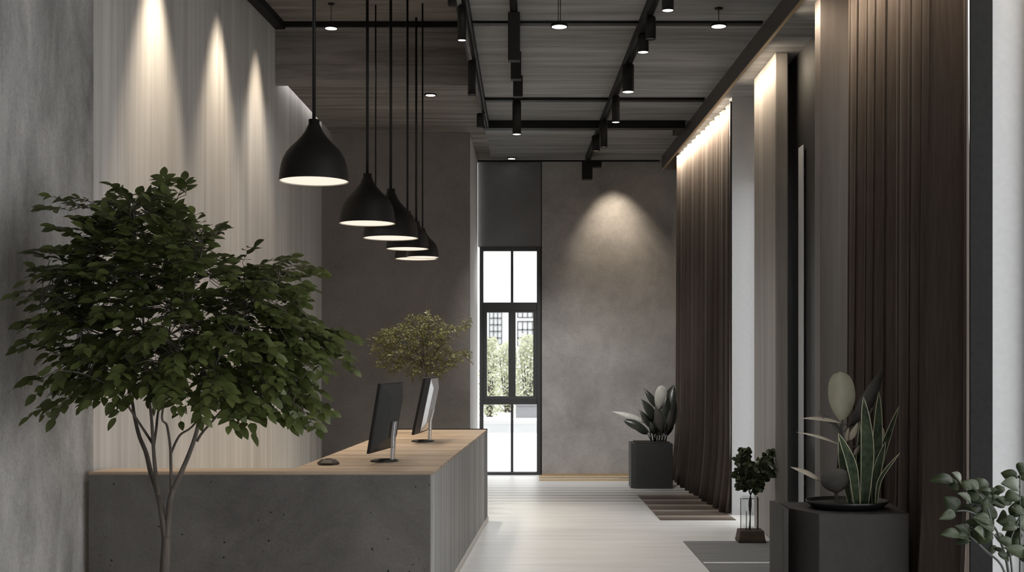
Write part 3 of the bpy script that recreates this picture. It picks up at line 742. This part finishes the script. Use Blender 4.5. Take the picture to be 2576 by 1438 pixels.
# ------------------------------------------------------------------ back planter
D3 = 15.05
x0, x1 = PX(1588, D3), 1.745
z3 = PZ(1116, D3)
bp = thing('planter_box', 'anthracite square planter box against the back wall beside the far curtain', 'planter', ((x0+x1)/2, D3+.25, 0))
ch = .06
MB().prism([(x0, D3+.42), (x0, D3+.06), (x0+ch, D3), (x1, D3), (x1, D3+.5), (x0+.08, D3+.5)], 0, z3).build('box', M['planter_back'], bp, bevel=.006)
MB().box(x0+.06, x1-.04, D3+.05, D3+.45, z3, z3+.012).build('soil', M['soil'], bp)
bpl = thing('broadleaf_plant', 'dark glossy broad-leaved plant with two pale leaves in the back planter', 'plant', (PX(1655,D3+.25), D3+.25, z3+.012))
DP = D3+.25
BL = [((1655,1100),(1655,1032),(1665,968),31,'leaf_pale','broad'), ((1650,1100),(1655,1030),(1619,976),17,'leaf_back','lance'),
      ((1645,1100),(1645,1055),(1613,1004),24,'leaf_back','ovate'), ((1640,1105),(1632,1066),(1538,1034),15,'leaf_pale','lance'),
      ((1640,1105),(1634,1088),(1569,1056),22,'leaf_back','obovate'), ((1640,1105),(1630,1092),(1590,1072),15,'leaf_back','lance'),
      ((1668,1100),(1668,1080),(1696,966),46,'leaf_back','ovate'), ((1650,1100),(1648,1080),(1638,1035),16,'leaf_slate','ovate'),
      ((1660,1100),(1662,1090),(1664,1025),36,'leaf_back','ovate'), ((1672,1104),(1676,1098),(1693,1046),18,'leaf_back','lance'),
      ((1655,1104),(1655,1095),(1625,1048),22,'leaf_back','ovate'), ((1660,1104),(1665,1090),(1648,1018),22,'leaf_slate','lance'),
      ((1675,1104),(1680,1080),(1700,1005),34,'leaf_back','ovate'), ((1665,1104),(1672,1095),(1684,1060),14,'leaf_slate','lance'),
      ((1662,1104),(1666,1085),(1678,990),26,'leaf_back','lance'), ((1668,1104),(1674,1092),(1690,1020),20,'leaf_slate','ovate'), ((1646,1104),(1640,1080),(1608,1030),18,'leaf_back','lance'), ((1655,1104),(1658,1095),(1672,1062),18,'leaf_slate','ovate'), ((1648,1104),(1645,1092),(1636,1058),14,'leaf_back','ovate')]
rnd = random.Random(21); sm2 = MB()
for (s0, b0, t0, w, mt, shp) in BL:
    dz = rnd.uniform(-.12,.12); a = P(*s0, DP); a.z = z3+.012
    bb = P(*b0, DP+dz*.5); tt = P(*t0, DP+dz)
    sm2.tube([a, bb], [.008,.005], 6)
    mb = MB(); leaf(mb, bb, tt, w*DP/F, Vector((rnd.uniform(-.4,.4),-1,.35)), shp, .15, .10, 14)
    mb.build('leaf', M[mt], bpl, solid=.003)
sm2.build('stems', M['leaf_back'], bpl)

# ------------------------------------------------------------------ glass vessel with cutting by the pillar
DV = 10.78
vx, vb = PX(1888, DV), 0
vs = thing('plant_stand', 'brown-footed glass and wire vessel on the floor by the grey oak pillar', 'vase', (vx, DV, 0))
kx = DV/F
mb = MB(); 
hw, hd = 33*kx, .10
mb.hull8([(vx-hw,DV-hd,0),(vx+hw,DV-hd,0),(vx+hw,DV+hd,0),(vx-hw,DV+hd,0)], [(vx-hw-.01,DV-hd-.008,.03),(vx+hw+.004,DV-hd-.008,.03),(vx+hw+.004,DV+hd,.03),(vx-hw-.01,DV+hd,.03)])
mb.hull8([(vx-hw-.002,DV-hd,.03),(vx+hw,DV-hd,.03),(vx+hw,DV+hd,.03),(vx-hw-.002,DV+hd,.03)], [(vx-hw+.012,DV-hd+.015,.115),(vx+hw-.012,DV-hd+.015,.115),(vx+hw-.012,DV+hd-.015,.115),(vx-hw+.012,DV+hd-.015,.115)])
mb.build('base', M['rust'], vs, bevel=.006)
gx = vx - .02
MB().lathe([(.055,.115),(.062,.16),(.062,.40),(.058,.42)], (gx,DV,0), 28).build('glass_cylinder', M['vase_glass'], vs)
for ox, oy, h in ((-.085,.02,.40),(-.048,-.06,.29),(-.012,-.06,.41),(.052,-.05,.42),(.075,.03,.40)):
    MB().tube([(vx+ox,DV+oy,.11),(vx+ox,DV+oy,h)], .0035, 6).build('wire', M['black'], vs)
MB().bar((vx-.085,DV-.06,.40),(vx+.02,DV-.06,.40), .004,.006).build('wire_rim', M['black'], vs)
vp = thing('leafy_cutting', 'crinkled dark green leafy cutting standing in the glass vessel', 'plant', (vx, DV, .118))
sw = MB(); fv = MB(); rnd = random.Random(9)
V = lambda px, py, dz=0: P(px, py, DV+dz)
s0 = Vector((PX(1885,DV), DV, .118))
for tip in [(1866,1150,-.03),(1872,1185,.0),(1858,1200,-.04),(1880,1205,.02),(1910,1195,-.03),(1930,1160,-.06),(1940,1145,-.06),(1912,1225,-.05)]:
    s = smooth([s0, V(1887,1300), V(1888,1245), V(*tip)], 5); sw.tube(s, [.006-.0002*i for i in range(len(s))], 6)
CL = [((1872,1140),14,26),((1868,1165),20,36),((1880,1180),16,30),((1858,1195),12,20),((1878,1210),20,30),((1866,1215),12,16),((1916,1170),16,24),((1930,1160),14,24),((1940,1140),8,12),((1915,1200),18,26),((1932,1190),14,20),((1905,1222),12,16)]
for (c, r, nn) in CL:
    for i in range(int(nn*1.7)):
        a = rnd.uniform(0, 6.283); rr = r*math.sqrt(rnd.random())
        q = V(c[0]+rr*math.cos(a), c[1]+rr*math.sin(a), rnd.uniform(-.10,.0) if c[0] > 1900 else rnd.uniform(-.07,.07))
        dd = Vector((rnd.uniform(-1,1), rnd.uniform(-.8,.2), rnd.uniform(-1,.7))).normalized(); L = rnd.uniform(.036,.062)
        leaf(fv, q, q+dd*L, L*.8, Vector((rnd.uniform(-.8,.8),-1,rnd.uniform(0,.8))), 'round', .3, .12, 4)
sw.build('stems', M['bark'], vp); fv.build('foliage', M['leaf_vase'], vp)

# ------------------------------------------------------------------ right foreground planter with tray and plants
D4 = 7.2; zt = PZ(1290, D4-.2)
pl = thing('planter_box', 'large charcoal faceted planter box at lower right holding the snake plant', 'planter', (1.86, D4, 0))
xa, xb, xc, xd = PX(1987, D4), PX(2056, D4-.2), PX(2282, D4-.2), PX(2275, D4)
MB().prism([(xa, D4+.32), (xa, D4+.02), (xb, D4-.24), (PX(2172,D4-.25), D4-.26), (xc, D4-.24), (xc+.04, D4+.32)], 0, zt).build('box', M['planter'], pl, bevel=.006)
sl = MB().box(PX(1969,D4-.1), PX(1984,D4-.1), D4-.1, D4+.30, 0, zt+.012).build('side_slab', M['planter'], pl, bevel=.004)
tx, ty = PX(2134, D4), D4+.03
tr_ = thing('plant_tray', 'shallow oval black tray on top of the charcoal planter', 'tray', (tx, ty, zt))
MB().lathe([(.001,0),(.20,0),(.245,.035),(.25,.05),(.243,.05),(.225,.02),(.001,.02)], (tx,ty,zt), 48, sx=1.0, sy=.8).build('dish', M['tray'], tr_)
MB().lathe([(.001,.034),(.228,.03)], (tx,ty,zt), 40, sx=1.0, sy=.8).build('soil', M['soil'], tr_)
zs = zt+.032
sp_ = thing('snake_plant', 'snake plant with upright mottled leaves edged in yellow, on the black tray', 'plant', (PX(2180,D4), D4, zs))
SL = [((2174,1276),(2182,1130),(2172,997),33,-.05),((2190,1276),(2206,1120),(2211,984),27,.02),((2196,1276),(2216,1150),(2262,1020),20,.06),
      ((2156,1276),(2142,1170),(2108,1088),26,-.08),((2204,1276),(2214,1205),(2264,1138),11,-.07),((2140,1276),(2122,1180),(2110,1095),20,.03),((2200,1276),(2205,1190),(2228,1110),22,0.0),((2164,1276),(2160,1180),(2163,1060),18,.07)]
def blade(mb, pts, w, face, mi, mie):
    s = smooth(pts, 7); n2 = len(s); o = len(mb.v)
    for i, c in enumerate(s):
        u = i/(n2-1); ax = (s[min(i+1,n2-1)]-s[max(i-1,0)]).normalized(); nr = (Vector(face)-ax*Vector(face).dot(ax)).normalized(); sd = ax.cross(nr)
        pw = min(1, .6+.9*u)*(1-max(0,(u-.45)/.55)**1.9); hw = w/2*pw; e = max(0, hw-.0035)
        for q, ff in ((-hw,.22),(-e,.2),(0,0),(e,.2),(hw,.22)): mb.v.append(c + sd*q + nr*ff*abs(q))
    for i in range(n2-1):
        for k2 in range(4):
            mb.f.append([o+i*5+k2, o+i*5+k2+1, o+(i+1)*5+k2+1, o+(i+1)*5+k2]); mb.m.append(mie if k2 in (0,3) else mi); mb.sm.append(True)
rnd = random.Random(3)
for b0, m0, t0, w, dz in SL:
    mb = MB(); a = P(*b0, D4+dz*.5); a.z = zs-.01
    blade(mb, [a, P(*m0, D4+dz), P(*t0, D4+dz*1.5)], w*D4/F, (rnd.uniform(-.3,.3),-1,.1), 0, 1)
    mb.build('leaf', [M['snake'], M['snake_edge']], sp_, solid=.002)
rp = thing('rubber_plant', 'rubber plant with one broad olive leaf and cream spear leaves beside the snake plant', 'plant', (PX(2106,D4), D4+.06, zs))
DR = D4+.06
stm = MB(); a = P(2106,1272,DR); a.z = zs-.005
stm.tube(smooth([a, P(2104,1240,DR), P(2110,1150,DR), P(2118,1060,DR), P(2130,1050,DR)], 5), [.012]*8+[.009]*8+[.006]*5, 8)
RL = [((2118,1064),(2112,934),68,'leaf_rubber','broad',(0,-1,.15),0), ((2135,1075),(2222,924),44,'leaf_slate','lance',(.5,-1,.1),.05),
      ((2118,1064),(2014,1052),15,'leaf_cream','lance',(0,-1,1.3),-.06), ((2112,1118),(2001,1086),9,'leaf_cream','lance',(0,-1,1),-.05),
      ((2070,1212),(1987,1174),17,'leaf_cream','lance',(0,-1,1),-.08), ((2104,1240),(2100,1176),72,'leaf_slate','broad',(-.2,-1,.3),-.12),
      ((2138,1106),(2158,1062),16,'leaf_cream','ovate',(0,-1,.2),-.1), ((2166,1054),(2197,1024),14,'leaf_cream','lance',(0,-1,.2),.08),
      ((2130,1112),(2134,1074),12,'leaf_cream','lance',(0,-1,.2),-.06), ((2216,1112),(2222,1076),14,'leaf_cream','ovate',(0,-1,.2),.03),
      ((2124,1108),(2058,1034),26,'leaf_slate','lance',(.4,-1,.6),-.03), ((2148,1145),(2162,1118),10,'leaf_cream','lance',(0,-1,.2),-.06)]
for b0, t0, w, mt, shp, fc, dz in RL:
    mb = MB(); bb = P(*b0, DR+dz*.4); leaf(mb, bb, P(*t0, DR+dz), w*DR/F, fc, shp, .12, .05, 20)
    mb.build('leaf', M[mt], rp, solid=.0015)
    near = P(2104,1240,DR) if b0[1] > 1180 else P(2112,min(1230,b0[1]+18),DR)
    stm.tube([near, bb], [.004,.0025], 6)
stm.build('stem', M['leaf_slate'], rp)

# ------------------------------------------------------------------ glossy shrub at the right edge
D5 = 5.3
gs = thing('glossy_shrub', 'glossy round-leaved green shrub at the lower right corner before the bright window', 'plant', (PX(2545,D5), D5, .46))
rnd = random.Random(17)
GL = [((2400,1207),(2337,1211),22),((2418,1214),(2394,1188),20),((2412,1215),(2387,1224),20),((2415,1213),(2445,1230),15),((2462,1232),(2428,1208),20),((2460,1232),(2474,1202),26),
      ((2458,1232),(2494,1238),20),((2443,1264),(2408,1240),16),((2462,1268),(2452,1236),26),((2407,1286),(2375,1248),30),((2402,1288),(2362,1306),16),((2448,1288),(2420,1268),14),
      ((2480,1308),(2486,1260),36),((2494,1312),(2448,1302),22),((2502,1332),(2446,1304),22),((2492,1334),(2424,1310),20),((2442,1346),(2402,1322),22),((2438,1350),(2398,1351),14),
      ((2414,1342),(2364,1346),18),((2486,1330),(2458,1368),36),((2496,1268),(2525,1258),26),((2560,1202),(2517,1189),20),((2563,1222),(2517,1216),24),((2562,1244),(2526,1258),24),
      ((2565,1192),(2586,1168),28),((2575,1288),(2536,1278),34),((2562,1322),(2505,1310),26),((2556,1312),(2590,1332),34),((2545,1368),(2508,1352),16),((2580,1392),(2524,1376),20),
      ((2522,1388),(2498,1378),10),((2572,1345),(2528,1346),32),((2500,1345),(2530,1372),20),((2470,1300),(2440,1275),20),((2512,1300),(2535,1300),22),((2560,1400),(2590,1385),24),((2475,1350),(2450,1330),24),((2468,1262),(2490,1275),20),((2565,1270),(2590,1260),26)]
mb = MB(); stg = MB()
for b0, t0, w in GL:
    dz = rnd.uniform(-.15,.12)
    bb = P(*b0, D5+dz*.6); tt = P(*t0, D5+dz)
    leaf(mb, bb, tt, w*D5/F*1.6, Vector((rnd.uniform(-.7,.7),-1,rnd.uniform(.1,1.2))), 'ovate', .18, .10, 7)
for i in range(34):
    q0 = rnd.choice(GL); t0 = q0[1]; px, py = t0[0]+rnd.uniform(5,60), t0[1]+rnd.uniform(5,45)
    if px < 2420 or px > 2600 or py > 1430: continue
    bb = P(px, py, D5+rnd.uniform(-.1,.2)); a = rnd.uniform(0,6.28); L = rnd.uniform(.06,.085)
    leaf(mb, bb, bb+Vector((math.cos(a)*L, rnd.uniform(-.02,.02), math.sin(a)*L*.7)), L*rnd.uniform(.55,.7), Vector((rnd.uniform(-.7,.7),-1,rnd.uniform(.1,1.0))), 'ovate', .18, .10, 7)
def gst(path, r0, r1):
    s = smooth([P(*q, D5) for q in path], 5); s[0].z = min(s[0].z, s[0].z)
    stg.tube(s, [r0+(r1-r0)*i/(len(s)-1) for i in range(len(s))], 8)
gst([(2552,1590),(2537,1438),(2520,1370),(2497,1320),(2440,1287),(2405,1285)], .008, .003)
gst([(2497,1322),(2482,1272),(2457,1236),(2418,1213)], .004, .002)
gst([(2548,1590),(2527,1438),(2480,1385),(2438,1347),(2412,1338)], .007, .0025)
gst([(2556,1590),(2546,1438),(2540,1370),(2558,1315),(2572,1285)], .006, .003)
gst([(2560,1590),(2566,1438),(2566,1300),(2566,1195)], .006, .003)
gst([(2540,1372),(2510,1352),(2490,1335)], .003, .002)
stg.build('stems', M['leaf_back'], gs); mb.build('foliage', M['leaf_gloss'], gs, solid=.0015)
gp = thing('plant_pot', 'round dark pot of the glossy shrub, below the picture edge', 'plant pot', (PX(2553,D5), D5, 0))
MB().lathe([(.001,0),(.14,0),(.18,.46),(.185,.48),(.168,.48),(.16,.45),(.001,.45)], gp.location, 30).build('pot_body', M['planter'], gp)

# ------------------------------------------------------------------ outdoors beyond the tall window
struct(MB().box(-14, 16, YB+.3, 26.0, -.14, -.02), 'ground', M['paving'])
struct(MB().box(16, 40, -20, 26.0, -.3, -.14), 'ground', M['paving'])
struct(MB().box(2.9, 16, -20, YB+.3, -.3, -.14), 'ground', M['paving'])
struct(MB().box(-14, 16, 26.0, 29.5, -.14, -.04), 'ground', M['road'])
struct(MB().box(-14, 16, 29.5, 29.8, -.14, .06), 'ground', M['kerb'])
struct(MB().box(-14, 16, 29.8, 60, -.14, .04), 'ground', M['paving'])
lw = MB().box(PX(1298,31), PX(1400,31), 31, 31.5, .04, PZ(1020,31)).box(PX(1296,31), PX(1402,31), 30.97, 31.53, PZ(1020,31), PZ(1017,31)).build('low_wall', M['low_wall'])
tag(lw, 'low grey garden wall across the street, seen through the right lower pane', 'wall')
def hedge(px0, px1, D, zt_, label, seed, n):
    rnd = random.Random(seed); t = thing('hedge_shrub', label, 'shrub', (PX((px0+px1)/2,D), D, .04), 'shrubs across the street')
    mb = MB(); w = MB(); x0, x1 = PX(px0,D), PX(px1,D); cx_ = (x0+x1)/2; rx = (x1-x0)/2
    for i in range(n):
        a = rnd.uniform(-1,1); b2 = rnd.uniform(-1,1); zz = rnd.random()**.8
        q = Vector((cx_+rx*a*(1-.35*zz**2), D+.5*b2, .08+(zt_-.08)*zz)); dd = Vector((rnd.uniform(-1,1),rnd.uniform(-1,1),rnd.uniform(-.7,.7))).normalized(); L = rnd.uniform(.06,.12)
        leaf(mb, q, q+dd*L, L*.65, (rnd.uniform(-.5,.5),-1,.8), 'ovate', .1, .05, 3)
    for i in range(6): w.tube([(cx_+rx*.2*(i-2.5)*.4, D, .04), (cx_+rx*(i-2.5)*.3, D+.1*(i%3-1), zt_*.8)], [.03,.012], 6)
    w.build('stems', M['bark'], t); mb.build('foliage', M['hedge'], t)
hedge(1207, 1256, 31.6, 2.1, 'pale olive shrub across the street in the left middle pane', 1, 1500)
hedge(1250, 1306, 34.0, 2.0, 'pale olive shrub across the street behind the window mullion', 2, 1300)
hedge(1300, 1362, 32.3, 2.2, 'pale olive shrub across the street in the right middle pane', 3, 1500)
bd = thing('white_building', 'overexposed white building with gridded windows across the street', 'building', (0, 38, .04))
MB().box(-9, 9, 38, 44, .04, 9).build('facade_wall', M['facade'], bd)
def bwin(px0, px1, py0, py1, nx, nz):
    D = 37.93; x0, x1, z0, z1 = PX(px0,D), PX(px1,D), PZ(py1,D), PZ(py0,D)
    w = MB()
    for i in range(nx+1): xx = x0+(x1-x0)*i/nx; w.box(xx-.018, xx+.018, D, D+.06, z0, z1)
    for j in range(nz+1): zz = z0+(z1-z0)*j/nz; w.box(x0, x1, D, D+.06, zz-.018, zz+.018)
    o = w.build('window', M['fac_frame'], bd)
    MB().box(x0, x1, D+.065, D+.069, z0, z1).build('pane', M['fac_pane'], o)
bwin(1231, 1262, 783, 866, 3, 5); bwin(1302, 1352, 808, 870, 4, 3); bwin(1302, 1352, 783, 798, 4, 1)
bwin(1140, 1175, 783, 866, 3, 5)

# ------------------------------------------------------------------ light
W = bpy.data.worlds.new('sky'); S.world = W; W.use_nodes = True
bg = W.node_tree.nodes['Background']; bg.inputs[0].default_value = (1,.992,.985,1); bg.inputs[1].default_value = 4.2
def spotlamp(loc, target, power, col=(1,.86,.68), cone=70, blend=.6, r=.04):
    l = bpy.data.lights.new('lamp', 'SPOT'); l.energy = power; l.color = col; l.spot_size = math.radians(cone); l.spot_blend = blend; l.shadow_soft_size = r
    o = bpy.data.objects.new('lamp_light', l); COL.objects.link(o); o.location = loc
    o.rotation_euler = (Vector(target)-Vector(loc)).to_track_quat('-Z', 'Y').to_euler(); return o
def area(loc, rot, sx, sy, power, col, spread=180):
    l = bpy.data.lights.new('lamp', 'AREA'); l.shape = 'RECTANGLE'; l.size = sx; l.size_y = sy; l.energy = power; l.color = col; l.spread = math.radians(spread)
    o = bpy.data.objects.new('lamp_light', l); COL.objects.link(o); o.location = loc; o.rotation_euler = rot; return o
WARM = (1,.84,.64); NEUT = (1,.975,.945)
# wall washers in the raised ceiling strip by the left wall
for y, xw, pw in ((8.9, -2.85, 260), (10.25, -2.73, 200), (11.35, -2.65, 150)):
    spotlamp((xw+.25, y, ZH-.05), (xw+.12, y, 1.2), pw*2.1, WARM, 50, 1.0, .07)
for x, y, z in spots: spotlamp((x, y, z-.01), (x, y, 0), 45, NEUT, 95, .8)
for px, py, D in ((833,72,11.4),(1407,68,8.9),(1808,67,9.36)): spotlamp((PX(px,D), D, PZ(py,D)-.01), (PX(px,D), D, 0), 40, NEUT, 110, .8)
spotlamp((PX(1083,12.47), 12.47, ZC-.02), (PX(1083,12.47)-.05, 12.9, 1), 330, (1,.92,.75), 60, .8)
spotlamp((PX(1287,16.52), 16.5, ZC-.02), (PX(1287,16.5), 15.9, 0), 14, NEUT, 60, 1.0)
# track head aimed at the back wall
spotlamp((1.06, 16.25, 4.33), (1.16, 16.72, 2.95), 125, WARM, 70, 1.0, .04)
# extra beams added at two far track heads to brighten the lower end wall
spotlamp((.82, 12.09, 4.03), (.85, 16.7, .5), 380, NEUT, 52, 1.0, .05)
spotlamp((PX(1300,12.67), 12.67, 4.01), (.3, 16.7, .3), 300, NEUT, 50, 1.0, .05)
for t in pend:
    l = bpy.data.lights.new('lamp', 'POINT')
    spotlamp((t.location.x, t.location.y, t.location.z-.004), (t.location.x, t.location.y, 0), 35, WARM, 120, .6, .1)
# slot between the soffit and the left wall
area((-2.49, (YF+YP)/2+.05, ZC+.16), (0, math.radians(55), 0), .04, YP-YF-.2, 24, (1,.97,.93), 150)
# cove strip behind the pelmet
ld = thing('led_strip', 'warm light strip hidden behind the pelmet above the curtains', 'light strip', (1.95, 10.2, ZC-.03))
MB().bar((pel(4.5)+.055, 4.5, ZC-.015), (pel(16.2)+.055, 16.2, ZC-.015), .03, .012).build('profile', M['alu'], ld)
MB().bar((pel(4.5)+.055, 4.5, ZC-.024), (pel(16.2)+.055, 16.2, ZC-.024), .024, .006).build('diffuser', M['led'], ld)
for ya, yb2, pw in ((5.0, 9.5, 50), (10.4, 11.9, 13), (12.7, 16.1, 110)):
    ym = (ya+yb2)/2
    o = area((pel(ym)+.07, ym, ZC-.05), (0, math.radians(-56), math.atan(.0204)), .03, yb2-ya, pw, WARM, 120)

# ------------------------------------------------------------------ camera
cam = bpy.data.cameras.new('camera'); co = bpy.data.objects.new('camera', cam); COL.objects.link(co)
co.location = (0, 0, EYE); co.rotation_euler = (math.pi/2, 0, 0)
cam.sensor_width = 36; cam.lens = F/2576*36; cam.shift_x = (1288-VX)/2576; cam.shift_y = (VY-719)/2576; cam.clip_end = 200
S.camera = co
S.view_settings.view_transform = 'Standard'; S.view_settings.look = 'None'; S.view_settings.exposure = 0; S.view_settings.gamma = 1; S.view_settings.use_curve_mapping = False
S.cycles.use_denoising = True
S.cycles.max_bounces = 8; S.cycles.diffuse_bounces = 5; S.cycles.transparent_max_bounces = 12; S.cycles.sample_clamp_indirect = 6
